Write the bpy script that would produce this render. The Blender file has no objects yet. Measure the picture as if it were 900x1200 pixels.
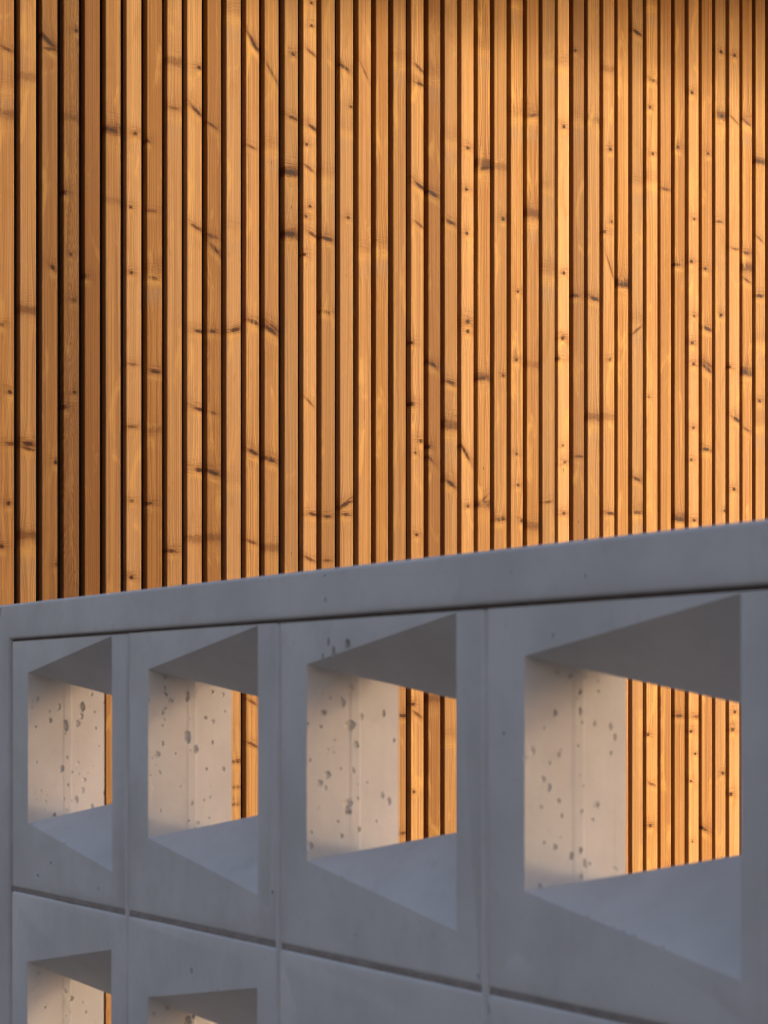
# Timber-battened facade in low warm light behind a white breeze-block screen wall
import bpy, bmesh, math, random
from mathutils import Vector, Matrix, noise as mnoise

BAT=[ (1.8982,1.9480),(1.9639,2.0092),(2.0260,2.0703),(2.0865,2.1313),(2.1477,2.1922),(2.2088,2.2530),(2.2698,2.3146),(2.3299,2.3760),(2.3914,2.4364),(2.4520,2.4975),(2.5133,2.5575),(2.5735,2.6191),(2.6353,2.6778),(2.6941,2.7398),(2.7582,2.8026),(2.8194,2.8633),(2.8793,2.9247),(2.9418,2.9868),(3.0031,3.0466),(3.0631,3.1061),(3.1228,3.1673),(3.1842,3.2291),(3.2442,3.2875),(3.3028,3.3486),(3.3630,3.4083),(3.4228,3.4686),(3.4833,3.5296),(3.5444,3.5890),(3.6039,3.6490),(3.6620,3.7097),(3.7228,3.7666),(3.7809,3.8240),(3.8374,3.8843),(3.8978,3.9429),(3.9565,3.9998),(4.0135,4.0572),(4.0710,4.1174),(4.1291,4.1736),(4.1878,4.2303),(4.2446,4.2875),(4.3007,4.3453),(4.3586,4.4036),(4.4170,4.4624),(4.4747,4.5181),(4.5318,4.5742),(4.5880,4.6333) ]
KNOTS={
 0:[(-0.010,0.408,0.0060,0.00,0.10,1.00),(0.009,0.521,0.0054,0.00,0.10,0.95),(0.017,0.679,0.0055,0.00,0.72,0.50),(0.013,0.815,0.0060,0.00,0.10,1.00),(-0.010,0.990,0.0052,0.00,0.10,0.90),(0.001,1.544,0.0132,0.00,0.90,0.32),(-0.003,1.601,0.0126,0.00,0.85,-0.42),(0.001,1.715,0.0060,-0.29,0.72,0.55)],
 1:[(0.001,0.396,0.0132,0.00,0.85,-0.49),(0.001,0.441,0.0138,0.00,0.90,0.36),(0.001,0.668,0.0058,-0.19,0.72,0.52),(0.001,0.682,0.0060,-0.09,0.66,0.95),(0.001,1.035,0.0138,0.00,0.90,0.36),(0.001,1.651,0.0120,0.00,0.90,0.23)],
 2:[(0.020,0.365,0.0052,0.00,0.10,0.90),(0.016,0.638,0.0054,0.00,0.10,0.95),(0.008,1.155,0.0063,-0.38,0.10,1.00),(-0.000,1.735,0.0055,0.00,0.72,0.50),(-0.008,1.758,0.0069,-0.75,0.66,1.00)],
 3:[(-0.020,0.787,0.0065,0.00,0.10,1.00),(0.009,0.828,0.0054,0.00,0.10,0.95),(0.009,1.075,0.0058,0.00,0.10,1.00),(-0.002,1.195,0.0049,0.00,0.10,0.85),(-0.020,1.359,0.0060,0.00,0.10,1.00),(-0.013,1.562,0.0120,0.00,0.90,0.23),(0.014,1.796,0.0049,0.00,0.10,0.85)],
 4:[(-0.020,1.143,0.0060,0.00,0.10,1.00)],
 5:[(0.001,1.356,0.0114,0.00,0.90,0.18),(0.001,1.546,0.0150,0.00,0.90,0.45),(-0.007,1.547,0.0055,-0.09,0.72,0.50)],
 6:[(-0.008,0.338,0.0054,0.00,0.10,0.95),(-0.006,0.547,0.0047,0.00,0.10,0.80),(-0.006,0.748,0.0053,0.00,0.72,0.47),(-0.006,0.918,0.0048,0.00,0.72,0.41),(-0.008,1.167,0.0049,0.00,0.10,0.85),(-0.010,1.345,0.0045,0.00,0.10,0.75),(0.003,1.546,0.0054,0.00,0.10,0.95)],
 7:[(-0.021,0.542,0.0052,0.00,0.66,0.80),(-0.003,0.745,0.0120,0.00,0.90,0.23),(0.002,0.904,0.0055,-0.05,0.66,0.85),(0.002,1.154,0.0150,0.00,0.85,-0.70),(-0.003,1.159,0.0050,-0.09,0.72,0.44),(-0.011,1.342,0.0050,0.00,0.72,0.44),(-0.021,1.532,0.0054,0.00,0.10,0.95)],
 8:[(-0.012,0.415,0.0055,0.00,0.66,0.85),(-0.002,1.603,0.0120,0.00,0.85,-0.35),(-0.002,1.634,0.0048,0.00,0.72,0.41),(-0.002,1.763,0.0132,0.00,0.90,0.32)],
 9:[(0.005,0.451,0.0126,0.00,0.90,0.27),(0.014,0.643,0.0057,-0.09,0.66,0.90),(0.014,0.812,0.0055,-0.09,0.66,0.85),(0.014,1.027,0.0052,-0.09,0.66,0.80),(0.005,1.314,0.0060,-0.45,0.72,0.55),(0.005,1.637,0.0057,-0.72,0.66,0.90),(0.014,1.758,0.0054,0.00,0.10,0.95)],
 10:[(-0.007,0.457,0.0132,0.00,0.90,0.32),(-0.003,0.638,0.0067,-0.27,0.66,1.00),(-0.007,0.805,0.0050,-0.18,0.72,0.44),(-0.007,1.031,0.0052,-0.00,0.66,0.80),(0.002,1.261,0.0057,-0.81,0.66,0.90),(-0.007,1.296,0.0060,-0.18,0.72,0.55),(-0.007,1.604,0.0055,-0.45,0.72,0.50)],
 11:[(0.003,-0.287,0.0050,0.00,0.72,0.44),(0.006,-0.239,0.0048,0.00,0.72,0.41),(0.006,-0.167,0.0052,0.00,0.66,0.80),(-0.001,0.599,0.0114,0.00,0.85,-0.28),(0.003,1.042,0.0057,0.27,0.66,0.90),(-0.001,1.308,0.0120,0.00,0.85,-0.35),(-0.001,1.909,0.0138,0.00,0.85,-0.56)],
 12:[(0.000,-0.120,0.0055,-0.44,0.72,0.50),(-0.003,0.000,0.0053,-0.53,0.72,0.47),(-0.003,0.450,0.0053,-0.27,0.72,0.47),(0.001,0.703,0.0060,-0.35,0.66,0.95),(0.001,1.071,0.0060,-0.27,0.66,0.95),(-0.008,1.563,0.0048,-0.27,0.72,0.41),(0.015,1.842,0.0058,-0.53,0.72,0.52),(-0.003,1.863,0.0057,-1.33,0.66,0.90)],
 13:[(-0.005,0.437,0.0132,0.00,0.90,0.32),(-0.005,0.686,0.0067,-0.26,0.66,1.00),(-0.005,1.053,0.0072,-0.53,0.66,1.00),(0.006,1.062,0.0060,-0.62,0.72,0.55),(-0.005,1.552,0.0126,0.00,0.85,-0.42),(-0.000,1.782,0.0058,-1.41,0.72,0.52)],
 14:[(-0.004,1.330,0.0150,0.00,0.90,0.45),(-0.004,1.332,0.0062,0.00,0.66,1.00),(-0.006,1.508,0.0062,0.00,0.66,1.00),(-0.004,1.508,0.0156,0.00,0.90,0.50),(0.006,1.663,0.0052,-0.18,0.66,0.80),(0.006,1.846,0.0060,0.00,0.10,1.00)],
 15:[(0.000,0.409,0.0055,-0.35,0.72,0.50),(0.010,0.538,0.0052,-0.13,0.66,0.80),(-0.004,0.861,0.0048,-0.87,0.72,0.41),(-0.018,1.279,0.0052,0.00,0.10,0.90),(0.010,1.339,0.0052,-0.35,0.66,0.80),(-0.014,1.389,0.0049,0.00,0.10,0.85),(0.000,1.419,0.0047,0.00,0.10,0.80),(-0.004,1.529,0.0053,-0.52,0.72,0.47),(-0.011,1.595,0.0047,0.00,0.10,0.80),(0.010,1.645,0.0055,-0.44,0.66,0.85),(0.005,1.860,0.0053,-0.61,0.72,0.47),(0.005,1.937,0.0047,0.00,0.10,0.80),(0.005,2.003,0.0047,0.00,0.10,0.80)],
 16:[(-0.004,0.407,0.0048,0.00,0.72,0.41),(-0.004,0.534,0.0050,0.00,0.66,0.75),(-0.013,1.123,0.0055,-0.09,0.66,0.85),(-0.004,1.333,0.0062,-0.13,0.66,1.00),(-0.004,1.496,0.0132,0.00,0.85,-0.49)],
 17:[(-0.004,0.543,0.0052,0.09,0.66,0.80),(-0.004,0.573,0.0064,0.52,0.66,1.00),(0.005,1.403,0.0047,0.00,0.10,0.80),(0.000,1.641,0.0120,0.00,0.85,-0.35),(0.015,1.726,0.0045,0.00,0.10,0.75),(-0.009,1.837,0.0060,-0.43,0.66,0.95)],
 18:[(-0.002,1.294,0.0126,0.00,0.85,-0.42),(-0.002,1.836,0.0046,-1.71,0.72,0.39)],
 19:[(-0.009,1.312,0.0150,0.00,0.85,-0.70)],
 20:[(0.006,-0.387,0.0058,0.00,0.72,0.52),(0.012,-0.041,0.0055,0.00,0.66,0.85),(-0.001,1.869,0.0132,0.00,0.85,-0.49)],
 21:[(-0.012,-0.266,0.0045,0.00,0.10,0.75),(0.000,-0.037,0.0055,-0.67,0.72,0.50),(-0.016,-0.007,0.0056,0.00,0.10,1.00),(-0.003,0.494,0.0049,0.00,0.10,0.85),(-0.008,0.736,0.0043,0.00,0.10,0.70),(0.012,0.773,0.0060,0.00,0.10,1.00),(-0.019,0.880,0.0067,0.00,0.10,1.00),(-0.019,1.061,0.0052,0.00,0.10,0.90),(0.007,1.413,0.0053,-0.51,0.72,0.47),(0.010,1.527,0.0062,-0.51,0.66,1.00),(0.007,1.830,0.0055,-0.17,0.66,0.85),(0.007,1.876,0.0060,-0.67,0.72,0.55)],
 22:[(0.001,0.010,0.0138,0.00,0.90,0.36),(-0.017,0.724,0.0053,-0.84,0.72,0.47),(-0.019,0.758,0.0065,0.00,0.10,1.00),(-0.009,1.004,0.0062,-0.42,0.66,1.00),(-0.007,1.511,0.0064,-0.34,0.66,1.00),(-0.012,1.844,0.0138,0.00,0.85,-0.56)],
 23:[(-0.010,-0.126,0.0126,0.00,0.85,-0.42),(-0.001,0.653,0.0067,-0.50,0.66,1.00),(0.005,0.798,0.0138,0.00,0.85,-0.56),(-0.001,0.827,0.0150,0.00,0.90,0.45),(-0.001,0.955,0.0057,-0.17,0.66,0.90),(-0.001,1.433,0.0057,-0.25,0.66,0.90),(-0.006,1.664,0.0126,0.00,0.85,-0.42)],
 24:[(0.001,0.588,0.0049,0.00,0.10,0.85),(-0.009,0.750,0.0060,-1.33,0.66,0.95),(0.001,1.114,0.0060,0.00,0.10,1.00),(0.001,1.143,0.0074,0.00,0.10,1.00),(-0.002,1.408,0.0052,0.00,0.10,0.90),(-0.004,1.540,0.0052,0.00,0.10,0.90),(0.001,1.665,0.0054,0.00,0.10,0.95)],
 25:[(-0.002,0.599,0.0144,0.00,0.90,0.41),(-0.007,0.608,0.0050,0.82,0.72,0.44),(-0.007,0.977,0.0053,0.25,0.72,0.47),(-0.002,0.982,0.0144,0.00,0.90,0.41),(0.001,1.613,0.0060,0.25,0.72,0.55),(0.003,1.627,0.0162,0.00,0.90,0.54),(-0.002,1.961,0.0126,0.00,0.85,-0.42)],
 26:[(-0.000,0.555,0.0064,0.08,0.66,1.00),(0.010,0.992,0.0047,0.00,0.10,0.80),(0.010,1.468,0.0058,0.00,0.10,1.00),(-0.011,1.625,0.0126,0.00,0.90,0.27)],
 27:[(0.019,0.554,0.0065,0.00,0.10,1.00),(0.005,0.662,0.0049,0.00,0.10,0.85),(-0.002,0.757,0.0045,0.00,0.10,0.75),(-0.002,1.044,0.0056,0.00,0.10,1.00),(0.003,1.253,0.0047,0.00,0.10,0.80),(-0.007,1.772,0.0132,0.00,0.85,-0.49),(-0.002,2.120,0.0144,0.00,0.85,-0.63)],
 28:[(-0.003,0.541,0.0138,0.00,0.90,0.36),(-0.003,1.036,0.0126,0.00,0.90,0.27),(0.002,1.464,0.0132,0.00,0.85,-0.49),(0.002,1.499,0.0150,0.00,0.90,0.45),(0.002,1.778,0.0138,0.00,0.85,-0.56),(0.002,1.800,0.0060,0.24,0.72,0.55)],
 29:[(-0.003,0.616,0.0050,0.16,0.72,0.44),(-0.003,1.300,0.0150,0.00,0.85,-0.70),(0.013,1.570,0.0120,0.00,0.85,-0.35),(0.013,1.965,0.0120,0.00,0.85,-0.35)],
 30:[(0.001,0.584,0.0054,0.00,0.10,0.95),(0.005,0.743,0.0052,0.00,0.10,0.90),(-0.002,0.795,0.0045,0.00,0.10,0.75),(-0.019,1.063,0.0058,0.00,0.10,1.00),(-0.004,1.126,0.0049,0.00,0.10,0.85),(-0.004,1.127,0.0052,0.00,0.10,0.90),(0.001,1.329,0.0052,0.00,0.10,0.90),(0.001,1.783,0.0056,0.00,0.10,1.00),(0.001,1.955,0.0132,0.00,0.85,-0.49)],
 31:[(0.001,0.764,0.0055,0.00,0.72,0.50),(-0.016,1.264,0.0055,0.00,0.66,0.85),(0.017,1.798,0.0126,0.00,0.85,-0.42),(-0.014,2.026,0.0049,0.00,0.10,0.85)],
 32:[(-0.002,0.861,0.0126,0.00,0.85,-0.42),(-0.002,0.892,0.0132,0.00,0.90,0.32),(0.003,1.262,0.0062,-0.16,0.66,1.00),(-0.002,1.822,0.0126,0.00,0.90,0.27)],
 33:[(0.006,0.593,0.0052,0.00,0.66,0.80),(0.006,0.897,0.0120,0.00,0.90,0.23),(0.006,1.076,0.0052,0.00,0.10,0.90),(0.006,1.367,0.0048,-2.38,0.72,0.41),(-0.017,1.476,0.0049,0.00,0.10,0.85),(0.011,1.511,0.0045,0.00,0.10,0.75),(0.006,1.738,0.0058,0.00,0.10,1.00),(-0.006,1.991,0.0120,0.00,0.90,0.23)],
 34:[(-0.001,1.319,0.0057,-0.08,0.66,0.90),(-0.001,1.323,0.0162,0.00,0.90,0.54)],
 35:[(0.005,0.585,0.0132,0.00,0.85,-0.49),(-0.001,0.601,0.0052,0.00,0.66,0.80),(-0.001,0.707,0.0055,-0.31,0.66,0.85),(-0.001,1.181,0.0055,0.79,0.72,0.50),(-0.001,1.190,0.0132,0.00,0.85,-0.49),(-0.001,1.627,0.0132,0.00,0.85,-0.49),(-0.001,2.124,0.0060,-0.31,0.66,0.95)],
 36:[(-0.007,-0.394,0.0060,0.00,0.10,1.00),(-0.000,-0.263,0.0050,-0.31,0.72,0.44),(-0.016,-0.104,0.0052,0.00,0.10,0.90),(-0.014,0.972,0.0049,0.00,0.10,0.85),(0.003,1.641,0.0138,0.00,0.85,-0.56),(0.003,1.749,0.0056,0.00,0.10,1.00),(-0.008,1.896,0.0054,0.00,0.10,0.95),(0.003,1.983,0.0055,0.00,0.66,0.85),(-0.008,2.210,0.0138,0.00,0.85,-0.56)],
 37:[(-0.001,1.643,0.0058,0.00,0.72,0.52)],
 38:[(-0.006,-0.045,0.0057,0.00,0.66,0.90),(-0.000,0.587,0.0062,-0.08,0.66,1.00),(-0.012,0.597,0.0132,0.00,0.90,0.32),(-0.014,1.407,0.0057,0.08,0.66,0.90),(-0.008,1.785,0.0063,0.00,0.10,1.00)],
 39:[(-0.012,-0.256,0.0047,0.00,0.10,0.80),(0.006,-0.168,0.0047,0.00,0.10,0.80),(-0.012,-0.095,0.0052,0.00,0.10,0.90),(0.018,-0.048,0.0055,0.00,0.66,0.85),(0.002,0.587,0.0056,0.00,0.10,1.00),(-0.010,0.782,0.0049,0.00,0.10,0.85),(-0.001,0.886,0.0049,0.00,0.10,0.85),(-0.000,1.093,0.0058,0.00,0.10,1.00),(-0.007,1.161,0.0060,0.00,0.10,1.00),(0.002,1.249,0.0047,0.00,0.10,0.80),(-0.010,1.423,0.0060,0.00,0.10,1.00),(0.002,1.562,0.0045,0.00,0.10,0.75),(-0.007,1.970,0.0056,0.00,0.10,1.00)],
 40:[(-0.019,-0.409,0.0062,-0.46,0.66,1.00),(-0.001,0.820,0.0060,-0.08,0.66,0.95),(-0.001,1.084,0.0069,-0.54,0.66,1.00),(0.005,1.098,0.0060,-0.46,0.72,0.55),(-0.001,1.213,0.0062,-0.15,0.66,1.00),(-0.007,1.407,0.0060,0.00,0.10,1.00),(0.005,1.782,0.0054,0.00,0.10,0.95)],
 41:[(0.010,-0.233,0.0054,0.00,0.10,0.95),(0.019,0.625,0.0049,0.00,0.10,0.85),(0.002,1.263,0.0060,0.00,0.10,1.00),(-0.004,1.567,0.0050,0.00,0.72,0.44),(0.005,1.913,0.0054,0.00,0.10,0.95),(0.002,1.916,0.0150,0.00,0.90,0.45),(0.002,2.123,0.0056,0.00,0.10,1.00)],
 42:[(-0.015,-0.302,0.0065,0.00,0.10,1.00),(-0.008,-0.091,0.0063,0.00,0.10,1.00),(0.002,-0.033,0.0054,0.00,0.10,0.95),(-0.002,0.697,0.0056,0.00,0.10,1.00),(0.010,0.927,0.0062,-0.38,0.66,1.00),(-0.019,1.097,0.0052,0.00,0.10,0.90),(0.004,1.486,0.0050,0.00,0.72,0.44),(-0.002,1.910,0.0053,-0.61,0.72,0.47),(0.001,2.120,0.0056,0.00,0.10,1.00)],
 43:[(-0.003,0.897,0.0050,-0.38,0.72,0.44),(0.001,1.083,0.0062,-0.08,0.66,1.00),(-0.003,1.089,0.0162,0.00,0.90,0.54),(-0.003,1.389,0.0058,-0.38,0.72,0.52),(-0.003,1.431,0.0156,0.00,0.90,0.50),(-0.003,1.478,0.0052,0.00,0.66,0.80),(-0.003,1.890,0.0144,0.00,0.85,-0.63),(-0.003,1.909,0.0060,-0.45,0.72,0.55)],
 44:[(-0.004,0.901,0.0138,0.00,0.85,-0.56),(-0.004,0.995,0.0054,0.00,0.10,0.95),(-0.004,1.174,0.0132,0.00,0.85,-0.49),(-0.004,1.343,0.0057,0.11,0.66,0.90),(-0.004,1.532,0.0048,-0.60,0.72,0.41),(-0.004,1.788,0.0055,0.00,0.72,0.50),(-0.004,1.790,0.0144,0.00,0.90,0.41)],
}
PITS={
 (0,0):[(0.0102,0.0023,0.0018),(0.0339,-0.0057,0.0023),(0.0242,-0.0204,0.0027),(0.0081,-0.0271,0.0018),(0.0412,-0.0262,0.0041),(0.0615,-0.0057,0.0037),(0.0596,-0.0160,0.0034),(0.0547,-0.0240,0.0030),(0.0719,0.0076,0.0021),(0.0756,-0.0115,0.0016),(0.0368,-0.0717,0.0023),(0.0559,-0.0663,0.0018),(0.0633,-0.0836,0.0028),(0.0615,-0.0951,0.0023),(0.0539,-0.1047,0.0023),(0.0727,-0.1125,0.0021),(0.0093,-0.0644,0.0014),(0.0485,-0.0753,0.0014),(0.0194,-0.1002,0.0011),(0.0194,-0.1065,0.0011),(0.0230,-0.0106,0.0014),(0.0042,0.0000,0.0011),(0.0806,-0.0483,0.0012),(0.0086,-0.1040,0.0011),(0.0436,-0.0889,0.0021),(0.0291,-0.1204,0.0023),(0.0876,-0.0011,0.0014),(0.0868,-0.0991,0.0016),(0.0146,-0.0951,0.0011),(0.0045,-0.0068,0.0011),(0.0769,-0.0287,0.0014),(0.0424,-0.0593,0.0014)],
 (1,0):[(0.0163,0.0216,0.0018),(0.0161,0.0116,0.0018),(0.0171,0.0060,0.0016),(0.0222,0.0004,0.0020),(0.0388,0.0040,0.0024),(0.0141,-0.0109,0.0014),(0.0156,-0.0173,0.0012),(0.0134,-0.0229,0.0014),(0.0086,-0.0498,0.0026),(0.0384,-0.0331,0.0036),(0.0470,-0.0453,0.0030),(0.0585,-0.0155,0.0018),(0.0661,-0.0192,0.0018),(0.0777,0.0061,0.0018),(0.0797,-0.0101,0.0012),(0.0657,-0.0394,0.0016),(0.0589,-0.0642,0.0020),(0.0123,-0.1022,0.0016),(0.0051,-0.0799,0.0010),(0.0399,-0.1124,0.0012),(0.0499,-0.1148,0.0018),(0.0567,-0.0938,0.0010),(0.0634,-0.0909,0.0010),(0.0781,-0.0649,0.0016),(0.0025,-0.0695,0.0012),(0.0321,-0.0801,0.0010),(0.0266,-0.0490,0.0010),(0.0623,-0.1111,0.0012),(0.0036,-0.0537,0.0008)],
 (2,0):[(0.0151,-0.0089,0.0022),(0.0326,-0.0010,0.0022),(0.0386,-0.0192,0.0037),(0.0494,-0.0127,0.0019),(0.0445,-0.0348,0.0022),(0.0721,-0.0098,0.0021),(0.0820,-0.0320,0.0015),(0.0177,-0.0590,0.0028),(0.0113,-0.0658,0.0026),(0.0166,-0.0700,0.0015),(0.0365,-0.0834,0.0037),(0.0373,-0.0899,0.0026),(0.0466,-0.1041,0.0030),(0.0772,-0.0826,0.0024),(0.0029,-0.0468,0.0011),(0.0029,-0.1164,0.0022),(0.0188,-0.0388,0.0011),(0.0040,-0.1054,0.0015),(0.0305,-0.0546,0.0009),(0.0553,-0.0662,0.0009),(0.0103,-0.0864,0.0007),(0.0305,0.0027,0.0011)],
 (3,0):[(0.0240,-0.0079,0.0018),(0.0058,-0.0337,0.0022),(0.0144,-0.0533,0.0024),(0.0193,-0.0589,0.0020),(0.0275,-0.0366,0.0013),(0.0440,0.0064,0.0020),(0.0357,0.0170,0.0020),(0.0487,0.0165,0.0013),(0.0579,-0.0158,0.0016),(0.0729,-0.0177,0.0016),(0.0763,-0.0249,0.0018),(0.0729,-0.0357,0.0013),(0.0593,-0.0717,0.0025),(0.0270,-0.0686,0.0013),(0.0294,-0.0781,0.0013),(0.0240,-0.0993,0.0022),(0.0440,-0.1023,0.0020),(0.0261,0.0196,0.0013),(0.0153,-0.0964,0.0011),(0.0371,-0.1060,0.0018),(0.0482,-0.1125,0.0033),(0.0763,-0.1171,0.0018),(0.0018,-0.0887,0.0009),(0.0125,-0.1263,0.0015),(0.0468,-0.0580,0.0013),(0.0476,-0.0847,0.0013)],
 (0,1):[(0.0480,-0.3167,0.0027),(0.0769,-0.3460,0.0014),(0.0110,-0.2873,0.0016),(0.0315,-0.3024,0.0011),(0.0657,-0.3325,0.0014),(0.0194,-0.3242,0.0014)],
 (1,1):[(0.0191,-0.2861,0.0017),(0.0058,-0.2908,0.0017),(0.0398,-0.3000,0.0043),(0.0458,-0.2951,0.0021)],
}
FRONT=[ (0.6789,0.0995,0.0017),(0.6803,0.0806,0.0024),(-0.0307,0.0973,0.0042),(0.6823,0.0468,0.0020),(0.6903,0.0372,0.0027),(0.7114,0.0441,0.0027),(0.6735,0.0349,0.0017),(0.1102,-0.1667,0.0014),(0.0752,-0.1825,0.0018),(0.2324,-0.1835,0.0013),(0.0717,-0.2051,0.0014),(0.2968,-0.1572,0.0016),(0.2968,-0.1759,0.0016),(0.5972,-0.1306,0.0014),(0.5898,-0.1587,0.0014),(0.8704,0.0663,0.0021),(0.3007,0.0661,0.0020),(0.9055,0.0632,0.0012),(0.8918,-0.1928,0.0012),(0.8992,-0.2110,0.0024),(0.9045,-0.2138,0.0018),(0.5459,-0.0957,0.0014),(0.2386,-0.1538,0.0013),(0.4399,-0.2401,0.0015),(0.9230,-0.0220,0.0011),(0.9801,0.0439,0.0011) ]
# brightness, lean to orange, lean to pale, cathedral grain
TONES = {0:(1.0,.1,.1,0),1:(.98,.0,.25,0),2:(.86,.35,.05,0),3:(.80,.3,.0,.85),4:(.84,.75,.0,0),5:(.95,.15,.15,0),6:(1.02,.0,.4,0),
7:(.92,.45,.0,0),8:(1.0,.0,.25,0),9:(1.06,.0,.35,0),10:(.92,.45,.0,0),11:(1.02,.0,.4,0),12:(1.06,.0,.15,0),13:(1.0,.15,.15,0),
14:(.93,.1,.3,0),15:(1.08,.0,.35,0),16:(.94,.2,.2,0),17:(1.0,.05,.3,0),18:(1.06,.0,.1,0),19:(.99,.3,.0,0),20:(.94,.25,.15,0),
21:(1.06,.0,.2,0),22:(.88,.65,.0,0),23:(.96,.2,.2,0),24:(1.10,.0,.3,0),25:(1.03,.1,.0,0),26:(.99,.1,.15,0),27:(1.06,.0,.1,0),
28:(1.0,.2,.0,0),29:(.92,.15,.3,0),30:(1.12,.0,.45,0),31:(.86,.55,.1,0),32:(.96,.15,.25,0),33:(1.04,.0,.2,0),34:(1.05,.1,.0,0),
35:(.95,.1,.3,0),36:(1.08,.0,.1,0),37:(1.0,.2,.0,0),38:(.97,.3,.0,0),39:(1.08,.0,.25,0),40:(1.0,.25,.0,0),41:(.96,.1,.25,0),
42:(1.04,.0,.3,0),43:(1.0,.2,.0,0),44:(.97,.1,.2,0),45:(1.0,.1,.1,0)}
SUN_AZ_BEHIND, SUN_EL, SUN_ANGLE = 26.0, 13.0, 16.0
SUN_E, SUN_COL, SKY_E, EXPOSURE = 4.7, (1.0, 0.80, 0.485), 0.15, 0.63
SKY_TINT = (1.27, 1.02, 0.965, 1.0)
OCC_S, OCC_N, OCC_Z0, OCC_H, SIDE_N, SIDE_H, OVER, EAVE_Z = 12.0, 12.8, 3.8, 8.7, 7.0, 4.3, 1.4, 2.52

scene = bpy.context.scene
C = scene.collection
R = math.radians
EYE = 1.43                       # eye height above the paving
F_PX = 2358.86                   # focal length in pixels of a 1200 px high picture
TH = 0.5518867
S0, D0 = 2.05812, 0.7953         # wall end and wall plane, from the eye
FD = 5.01941                     # facade plane, from the eye
W = 0.30                         # block module
ROW = 0.3045
IL, IR = 0.04733, 0.03562
HA, HB, HE = 0.07903, 0.1145, 0.03312
T = 0.0873
ZTOP, ZCAP, ZC = 0.10545, 0.06782, -0.049
ux, uy = -math.sin(TH), math.cos(TH)
nx, ny = math.cos(TH), math.sin(TH)

# ------------------------------------------------------------------ node helper
class NT:
    def __init__(self, tree): self.t = tree; self.n = tree.nodes; self.l = tree.links
    def put(self, sock, v):
        if v is None: return
        if isinstance(v, bpy.types.NodeSocket): self.l.new(v, sock)
        else: sock.default_value = v
    def math(self, op, a, b=None, c=None, clamp=False):
        nd = self.n.new('ShaderNodeMath'); nd.operation = op; nd.use_clamp = clamp
        for i, v in enumerate((a, b, c)): self.put(nd.inputs[i], v)
        return nd.outputs[0]
    def add(self, a, b): return self.math('ADD', a, b)
    def sub(self, a, b): return self.math('SUBTRACT', a, b)
    def mul(self, a, b, clamp=False): return self.math('MULTIPLY', a, b, clamp=clamp)
    def div(self, a, b): return self.math('DIVIDE', a, b)
    def sq(self, a): return self.math('MULTIPLY', a, a)
    def expneg(self, a): return self.math('POWER', 2.71828, self.mul(a, -1.0))
    def attr(self, name):
        nd = self.n.new('ShaderNodeAttribute'); nd.attribute_name = name; return nd
    def sep(self, v):
        nd = self.n.new('ShaderNodeSeparateXYZ'); self.put(nd.inputs[0], v); return nd.outputs
    def comb(self, x, y, z):
        nd = self.n.new('ShaderNodeCombineXYZ')
        for i, v in enumerate((x, y, z)): self.put(nd.inputs[i], v)
        return nd.outputs[0]
    def noise(self, vec, scale=1.0, detail=2.0, rough=0.5, dist=0.0):
        nd = self.n.new('ShaderNodeTexNoise'); self.put(nd.inputs['Vector'], vec)
        nd.inputs['Scale'].default_value = scale; nd.inputs['Detail'].default_value = detail
        nd.inputs['Roughness'].default_value = rough; nd.inputs['Distortion'].default_value = dist
        return nd.outputs['Fac']
    def mix(self, f, a, b, mode='MIX'):
        nd = self.n.new('ShaderNodeMix'); nd.data_type = 'RGBA'; nd.blend_type = mode
        self.put(nd.inputs[0], f); self.put(nd.inputs[6], a); self.put(nd.inputs[7], b)
        return nd.outputs[2]
    def ramp(self, f, lo, hi, a=0.0, b=1.0):
        nd = self.n.new('ShaderNodeMapRange'); nd.interpolation_type = 'SMOOTHSTEP'
        for i, v in enumerate((f, lo, hi, a, b)): self.put(nd.inputs[i], v)
        return nd.outputs[0]

def new_mat(name):
    m = bpy.data.materials.new(name); m.use_nodes = True
    nt = NT(m.node_tree)
    return m, nt, m.node_tree.nodes['Principled BSDF']

def col(r, g, b): return (r, g, b, 1.0)

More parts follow.
